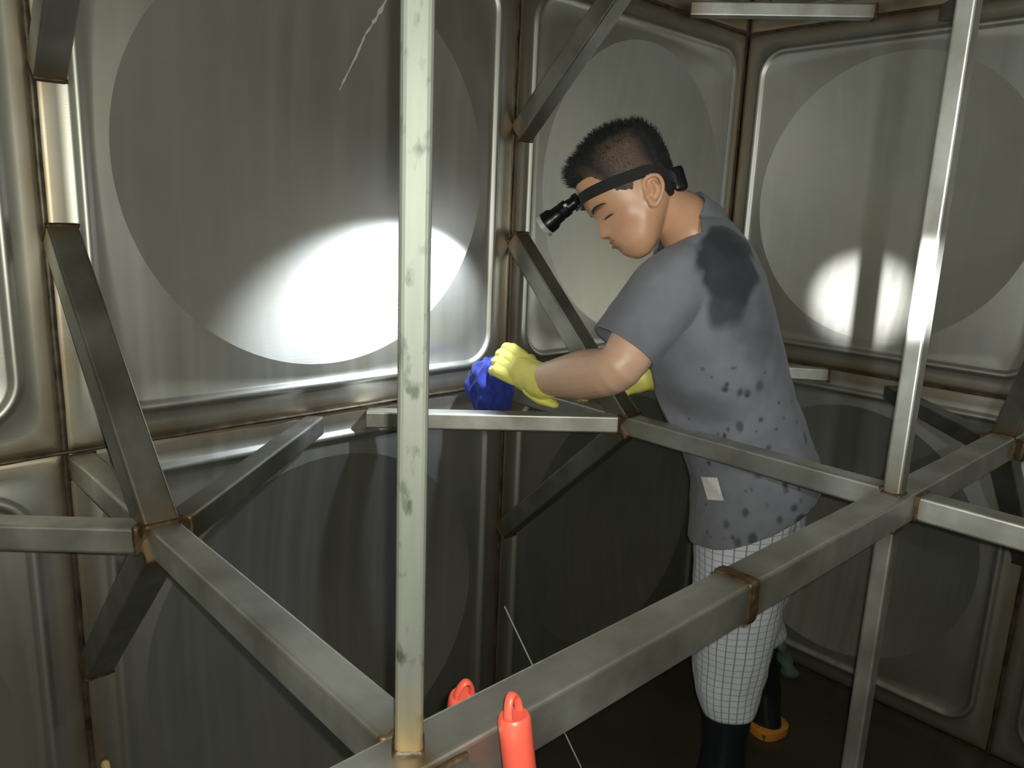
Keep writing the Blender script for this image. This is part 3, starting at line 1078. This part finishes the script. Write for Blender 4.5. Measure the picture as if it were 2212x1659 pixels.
# ---- checked trousers: two legs, their UVs in metres so that the check keeps its size
def leg_mesh(pts, rad, hem_in):
    N_ = 48
    Pp = [Vector(p) for p in pts]
    rings, vv = [], [0.0]
    pp, rr = [], []
    for i in range(len(Pp) - 1):
        for k in range(6):
            t = k / 6
            p0 = Pp[max(i - 1, 0)]; p1 = Pp[i]; p2 = Pp[i + 1]; p3 = Pp[min(i + 2, len(Pp) - 1)]
            pp.append(0.5 * ((2 * p1) + (p2 - p0) * t + (2 * p0 - 5 * p1 + 4 * p2 - p3) * t * t + (3 * p1 - p0 - 3 * p2 + p3) * t ** 3))
            rr.append([rad[i][q] * (1 - t) + rad[i + 1][q] * t for q in (0, 1)])
    pp.append(Pp[-1]); rr.append(rad[-1])
    bm = bmesh.new(); lay = bm.loops.layers.uv.new('UVMap')
    rows = []
    dist = 0
    for i, (c, r) in enumerate(zip(pp, rr)):
        if i:
            dist += (pp[i] - pp[i - 1]).length
        row = []
        for p in ell(c, AX * r[0], AY * r[1], N_, 2.1):
            o = (p - c).normalized()
            k = noise.noise(Vector((p.x * 14, p.y * 14, p.z * 8))) * 0.007 + noise.noise(Vector((p.x * 30, p.y * 30, p.z * 26))) * 0.004 * min(1, i / 10)
            row.append(bm.verts.new(p + o * k))
        rows.append((row, dist))
    # turned-in hem
    row = [bm.verts.new(v.co.lerp(pp[-1], hem_in) + Vector((0, 0, -.004))) for v in rows[-1][0]]
    rows.append((row, dist + .01))
    circ = 2 * math.pi * 0.075
    for (a, da), (b, db) in zip(rows, rows[1:]):
        for i in range(N_):
            f = bm.faces.new((a[i], a[(i + 1) % N_], b[(i + 1) % N_], b[i]))
            for lp, uvv in zip(f.loops, ((i / N_ * circ, da), ((i + 1) / N_ * circ, da), ((i + 1) / N_ * circ, db), (i / N_ * circ, db))):
                lp[lay].uv = uvv
    return from_bm(bm, 'trouser_leg')
link('trouser_leg', leg_mesh([(-.800, -.607, .90), (-.815, -.612, .75), (-.828, -.622, .60), (-.826, -.620, .477), (-.825, -.619, .40), (-.826, -.6236, .328)],
                             [(.108, .10), (.106, .098), (.098, .09), (.086, .082), (.080, .078), (.066, .068)], .25), M_TROUSER, PERSON)
link('trouser_leg', leg_mesh([(-.740, -.590, .90), (-.690, -.580, .75), (-.625, -.568, .60), (-.575, -.535, .455), (-.535, -.530, .375), (-.525, -.528, .345)],
                             [(.10, .10), (.102, .10), (.088, .09), (.070, .08), (.072, .078), (.056, .06)], .25), M_TROUSER, PERSON)

# ---- rubber boots
def boot(top, ankle, toe_dir, lean):
    bm = bmesh.new()
    top, ankle = Vector(top), Vector(ankle)
    fd = Vector(toe_dir).normalized(); sd = Vector((-fd.y, fd.x, 0))
    rings = []
    for i in range(9):
        t = i / 8
        c = top.lerp(Vector((ankle.x, ankle.y, .13)), t)
        rings.append(ell(c, fd * (.068 - .016 * math.sin(t * 3.14) - .004 * t), sd * (.060 - .014 * t), 28))
    for t in (.25, .5, .75, 1.0):       # instep turning into the foot
        z = .13 - .095 * t
        c = Vector((ankle.x, ankle.y, z)) + fd * (.055 * t ** 1.2)
        rings.append(ell(c, fd * (.062 + .073 * t ** 1.3), sd * (.046 + .004 * t), 28, 2.3))
    rings.append(ell(Vector((ankle.x, ankle.y, .022)) + fd * .055, fd * .137, sd * .050, 28, 2.4))
    loft(bm, rings, False, True)
    inner = [ell(top + Vector((0, 0, .001)), fd * .064, sd * .056, 28), ell(top - Vector((0, 0, .04)), fd * .060, sd * .052, 28)]
    loft(bm, inner, False, True)
    for a, b in zip((0.0,), (1,)):
        pass
    o = link('rubber_boot', from_bm(bm, 'rubber_boot', True, 60), M_BOOT, PERSON)
    s_ = bmesh.new()
    c = Vector((ankle.x, ankle.y, 0)) + fd * .055
    loft(s_, [ell(c + Vector((0, 0, .0005)), fd * .134, sd * .048, 28, 2.4), ell(c + Vector((0, 0, .008)), fd * .141, sd * .053, 28, 2.4), ell(c + Vector((0, 0, .026)), fd * .141, sd * .053, 28, 2.4), ell(c + Vector((0, 0, .028)), fd * .132, sd * .046, 28, 2.4)])
    # heel and sole lugs
    for k in range(11):
        q = c + fd * (-.125 + .025 * k)
        loft(s_, [ell(q + Vector((0, 0, .0003)), fd * .007, sd * .050, 8, 4, .39), ell(q + Vector((0, 0, .02)), fd * .009, sd * .0545, 8, 4, .39)])
    link('boot_sole', from_bm(s_, 'boot_sole', True, 40), M_SOLE2, o)
    q = c + fd * -.100
    h_ = bmesh.new()
    loft(h_, [ell(q + Vector((0, 0, .0002)), fd * .044, sd * .0535, 24, 2.6), ell(q + Vector((0, 0, .004)), fd * .046, sd * .0555, 24, 2.6), ell(q + Vector((0, 0, .026)), fd * .046, sd * .0555, 24, 2.6), ell(q + Vector((0, 0, .029)), fd * .042, sd * .052, 24, 2.6)])
    link('boot_heel', from_bm(h_, 'boot_heel', True, 40), M_SOLE, o)
    return o
boot((-.826, -.6236, .36), (-.835, -.635, 0), (-.70, .70, 0), 0)
boot((-.500, -.512, .345), (-.380, -.480, 0), (.22, .97, 0), 0)

# greenish plastic liner hanging out over the rear boot
bm = bmesh.new()
rows = []
for j in range(8):
    t = j / 7
    c = Vector((-.480, -.560, .345)).lerp(Vector((-.440, -.590, .235)), t)
    rows.append(ell(c, AX * (.012 + .012 * t + .006 * math.sin(j * 2.1)), AY * (.020 + .008 * math.sin(j * 1.3)), 16))
loft(bm, rows, True, True)
link('plastic_liner', from_bm(bm, 'plastic_liner'), plain('thin_green_plastic', (0.085, 0.12, 0.10), 0.25, 0, Alpha=1.0), PERSON)

# ---- yellow gloves
def glove(name, wrist, fing, backn, spread_sign, curl, cuff_pts, cuff_rad, thumb):
    Wv = Vector(wrist); D = Vector(fing).normalized()
    B = Vector(backn); B = (B - D * B.dot(D)).normalized()
    S = D.cross(B).normalized() * spread_sign          # towards the thumb
    bm = bmesh.new()
    K = Wv + D * .088
    # palm
    for s_, k in ((.028, 1), (.009, 1.02), (-.010, 1), (-.028, .94)):
        limb(bm, [Wv + S * s_ * .55 + D * .005, Wv + S * s_ * .85 + D * .045 + B * .004, Wv + S * s_ + D * .088 * k + B * .004], [.0185, .0185, .0160], 14)
    # four fingers of different lengths, bent at two joints
    for s_, L, r, kk in ((.031, .92, .0128, 1.0), (.0105, 1.0, .0132, 1.02), (-.0105, .95, .0128, 1.0), (-.0305, .76, .0115, .94)):
        p0 = Wv + S * s_ + D * .088 * kk + B * .003
        a = curl[0]
        d1 = D * math.cos(a) - B * math.sin(a)
        p1 = p0 + d1 * .043 * L
        a += curl[1]
        d2 = D * math.cos(a) - B * math.sin(a)
        p2 = p1 + d2 * .029 * L
        a += curl[2]
        d3 = D * math.cos(a) - B * math.sin(a)
        p3 = p2 + d3 * .020 * L
        limb(bm, [p0, p1], [r * 1.12, r * 1.06], 14)
        limb(bm, [p1, p2], [r * 1.06, r], 14)
        limb(bm, [p2, p3], [r, r * .86], 14)
    t0 = Wv + D * .025 + S * .022 - B * .006
    t1 = t0 + (D * thumb[0] + S * thumb[1] - B * thumb[2]).normalized() * .042
    t2 = t1 + (D * thumb[3] + S * thumb[4] - B * thumb[5]).normalized() * .036
    limb(bm, [t0, t1], [.0185, .0150], 14)
    limb(bm, [t1, t2], [.0150, .0118], 14)
    limb(bm, cuff_pts, cuff_rad, 24)
    me = remeshed(bm, name, 0.0022, 3)
    P_ = coords(me).astype(np.float64); N_ = normals(me).astype(np.float64)
    set_coords(me, P_ + N_ * (nz(P_, 55, 4) * .0015 + nz(P_, 24, 9) * .0022)[:, None])
    return link(name, me, M_GLOVE, PERSON)
# left: closed over the cloth, back of the hand to us
glove('glove', (-1.1414, -.2500, 1.0790), (-.02, 1.0, .24), (-.80, -.1, .62), 1, (.55, .95, .7),
      [(-1.1400, -.2200, 1.083), (-1.1420, -.2550, 1.078), (-1.1435, -.2860, 1.074)], [.036, .037, .042], (.75, .35, .6, .8, -.1, .7))
# right: steadying himself behind the brace
glove('glove', (-.862, -.334, 1.068), (-.46, .84, -.24), (-.45, -.1, .9), -1, (.30, .45, .35),
      [(-.884, -.312, 1.053), (-.862, -.336, 1.066), (-.835, -.350, 1.074)], [.036, .040, .050], (.8, .5, .4, .9, .1, .4))
# turned-out lower flap of the left cuff
bm = bmesh.new()
limb(bm, [(-1.155, -.262, 1.050), (-1.146, -.285, 1.038), (-1.136, -.312, 1.030)], [.020, .021, .015], 16, .6)
link('glove_cuff', from_bm(bm, 'glove_cuff'), M_GLOVE, PERSON)

# ------------------------------------------------------------------ blue cloth in his hand
bm = bmesh.new()
bmesh.ops.create_icosphere(bm, subdivisions=5, radius=1.0)
CC = Vector((-1.128, -.100, 1.030))
for v in bm.verts:
    p = v.co.copy()
    k = 1 + 0.20 * noise.noise(p * 1.6 + Vector((4, 1, 7))) + 0.20 * (1 - 2 * abs(noise.noise(p * 1.9 + Vector((2, 9, 4))))) + 0.03 * noise.noise(p * 5)
    q = p * k
    v.co = CC + Vector((-.70, .45, 0)) * (q.x * .056) + Vector((.45, .70, 0)) * (q.y * .066) + Vector((0, 0, 1)) * (q.z * .058 - 0.012 * (q.x + q.y) ** 2 * .3)
    v.co.y = min(v.co.y, -.004)
cloth = link('cleaning_cloth', from_bm(bm, 'cleaning_cloth'), M_RAG)
tag(cloth, 'crumpled blue cleaning cloth pressed to the wall by the yellow left glove', 'cloth')

# ------------------------------------------------------------------ headlamp
HLAMP = empty('headlamp', hw(.10, 0, .0275))
tag(HLAMP, 'black headlamp with elastic strap worn round the man\'s forehead', 'headlamp')
def hchild(name, me, mat, parent=HLAMP):
    o = link(name, me, mat, parent)
    if parent is HLAMP:
        o.matrix_parent_inverse = Matrix.Translation(-HLAMP.location)
    return o
bm = bmesh.new()
rows = []
n = 96
slope = 0.24
for i in range(n):
    th = 2 * math.pi * i / n
    z = 0.0
    for _ in range(6):
        x, y, _z = head_point(z, th, .0045 + .004 * max(0, -math.cos(th)))
        z = .0275 - (.098 - x) * .195 - max(0.0, -.035 - x) * .55
    o_ = Vector((math.cos(th) * .9, math.sin(th), 0)).normalized()
    tl = Vector((-slope, 0, 1)).normalized()
    c = Vector((x, y, z))
    pr = [c + tl * .0115, c + tl * .0115 + o_ * .0018, c - tl * .0115 + o_ * .0018, c - tl * .0115]
    rows.append([hw(*p) for p in pr])
rows.append(rows[0])
vs = loft(bm, rows, False, False)
bmesh.ops.remove_doubles(bm, verts=bm.verts, dist=1e-6)
hchild('strap', from_bm(bm, 'strap', True, 40), M_STRAP)
# battery case at the back of the strap
def rbox(c, ax, ay, az, sx, sy, sz, bev=.004):
    b = bmesh.new()
    mt = Matrix((Vector(ax) * sx, Vector(ay) * sy, Vector(az) * sz)).transposed().to_4x4()
    mt.translation = c
    bmesh.ops.create_cube(b, size=1.0, matrix=mt)
    bmesh.ops.bevel(b, geom=b.edges[:], offset=bev, segments=3, affect='EDGES', profile=.6)
    return b
hF, hL, hU = (Vector(a.tolist()) for a in (HF, HL, HU))
tilt = (hU - hF * slope).normalized(); tb = hL.cross(tilt).normalized()
hchild('battery_case', from_bm(rbox(hw(-.0920, 0, -.036), tb, hL, tilt, .030, .074, .050, .009), 'battery_case', True, 50), M_BLACK)
# front bracket, hinge knob and lamp head
n_ = (BEAM - LENS).normalized()
hchild('bracket', from_bm(rbox(hw(.103, 0, .030), hF, hL, hU, .012, .036, .030, .003), 'bracket', True, 50), M_BLACK)
lx = n_.cross(Vector((0, 0, 1))).normalized(); ly = lx.cross(n_)
back = LENS - n_ * .066
bm = bmesh.new()
loft(bm, [ell(back + n_ * s_, lx * r_, ly * r_, 32) for s_, r_ in ((0, .012), (.002, .0165), (.016, .0170), (.017, .0156), (.019, .0156), (.020, .0170), (.034, .0175), (.042, .0225), (.060, .0232), (.0615, .0210))])
lh = hchild('lamp_head', from_bm(bm, 'lamp_head', True, 35), M_BLACK)
bm = bmesh.new()
loft(bm, [ell(back + n_ * s_, lx * r_, ly * r_, 32) for s_, r_ in ((.0565, .0234), (.0575, .0246), (.0665, .0246), (.067, .0215), (.062, .0195))], False, False)
hchild('bezel', from_bm(bm, 'bezel', True, 35), M_CHROME, lh)
t = NT('lit_lens')
t.set(Base_Color=(0.9, 0.95, 1.0), Emission_Color=(0.9, 0.95, 1.0), Emission_Strength=30.0)
bm = bmesh.new()
loft(bm, [ell(back + n_ * s_, lx * r_, ly * r_, 32) for s_, r_ in ((.0610, .0200), (.0625, .0196))])
hchild('lens', from_bm(bm, 'lens', True, 40), t.m, lh)
bm = bmesh.new()
kp = hw(.108, .012, .030)
limb(bm, [kp, back + n_ * .012], [.0125, .0145], 16)
hchild('hinge', from_bm(bm, 'hinge'), M_BLACK)
bm = bmesh.new()
ball(bm, back + n_ * .010 - Vector(FWD) * .0165 + Vector((0, 0, .004)), .0042)
hchild('hinge_screw', from_bm(bm, 'hinge_screw'), M_CHROME)

# ------------------------------------------------------------------ red-handled brooms leaning on the long beam
M_RED = NT('red_plastic_grip')
M_RED.set(Base_Color=(0.72, 0.10, 0.065), Roughness=0.38)
M_RED = M_RED.m
M_SHAFT = plain('red_lacquered_shaft', (0.40, 0.02, 0.02), 0.4)
M_BRIS = plain('stiff_bristles', (0.30, 0.03, 0.03), 0.8)
def broom(top, foot):
    """long-handled brush: grip with hanging loop, shaft and brush head on the floor; origin at the foot"""
    root = empty('broom', foot)
    Tp = Vector(top) - Vector(foot)
    d = Tp.normalized(); L = Tp.length
    _, x, y = frame_of(d)
    bm = bmesh.new()
    loft(bm, [ell(d * (L - s_), x * r_, y * r_, 28) for s_, r_ in ((.160, .0110), (.158, .0128), (.150, .0132), (.020, .0140), (.006, .0142), (.0015, .0134), (0, .0120))])
    gp = link('grip', from_bm(bm, 'grip', True, 40), M_RED, root)
    bm = bmesh.new()
    ring = []
    for i in range(15):
        a = math.pi * (-.05 + 1.10 * i / 14)
        ring.append(d * (L - .002 + .019 * math.sin(a)) + x * (.0085 * math.cos(a)))
    rows = [ell(c, x * .0025 * 1.0 if i in (0, 14) else (c - d * L).normalized() * .0028, y * .0042, 10) for i, c in enumerate(ring)]
    loft(bm, rows)
    link('hanging_loop', from_bm(bm, 'hanging_loop'), M_RED, gp)
    bm = bmesh.new()
    loft(bm, [ell(d * s_, x * .0105, y * .0105, 20) for s_ in (.05, L - .155)])
    link('shaft', from_bm(bm, 'shaft', True, 40), M_SHAFT, root)
    b = rbox(Vector((0, 0, .055)), Vector((.74, -.67, 0)), Vector((.67, .74, 0)), Vector((0, 0, 1)), .24, .045, .03, .006)
    link('brush_block', from_bm(b, 'brush_block', True, 50), M_RED, root)
    bm = bmesh.new()
    for i in range(16):
        for j in range(3):
            c = Vector((.74, -.67, 0)) * (-.11 + .22 * i / 15) + Vector((.67, .74, 0)) * (-.014 + .014 * j)
            loft(bm, [ell(c + Vector((0, 0, z)), Vector((r_, 0, 0)), Vector((0, r_, 0)), 6) for z, r_ in ((.002, .006), (.045, .004))])
    o = link('bristles', from_bm(bm, 'bristles'), M_BRIS, root)
    o['kind'] = 'stuff'
    return root
b1 = broom((-1.9120, -1.0215, 1.022), (-1.865, -1.190, 0))
tag(b1, 'red plastic broom handle with a hanging loop on the near side of the long beam', 'broom', 'red brooms leaning on the long beam')
def dup(root, loc):
    r = root.copy(); COL.objects.link(r); r.location = loc
    for ch in root.children:
        c = ch.copy(); COL.objects.link(c); c.parent = r
        for gch in ch.children:
            d_ = gch.copy(); COL.objects.link(d_); d_.parent = c
    return r
b2 = broom((-1.880, -.920, .972), (-1.830, -.700, 0))
tag(b2, 'red broom handle behind the long beam beside the pale post, lower part hidden', 'broom', 'red brooms leaning on the long beam')

# ------------------------------------------------------------------ thin sticks
def rod(name, a, b, r, mat, label, cat):
    bm = bmesh.new()
    d, x, y = frame_of(Vector(b) - Vector(a))
    A, B_ = Vector(a), Vector(b)
    loft(bm, [ell(A, x * r * .6, y * r * .6, 12), ell(A + d * r * .5, x * r, y * r, 12), ell(B_ - d * r * .5, x * r, y * r, 12), ell(B_, x * r * .6, y * r * .6, 12)])
    return tag(link(name, from_bm(bm, name, True, 50), mat), label, cat)
rod('thin_rod', (-.919, -.280, .002), (-.968, -.012, .372), .0022, plain('white_plastic', (0.75, 0.74, 0.66), 0.5),
    'thin white rod slanting up to the wall seam below the tie beams', 'rod')
rod('wooden_stick', (-1.955, -.140, .006), (-1.978, -.012, .400), .0075, plain('pale_wood', (0.55, 0.36, 0.16), 0.6),
    'short tan wooden stick leaning on the left wall at the bottom edge', 'stick')
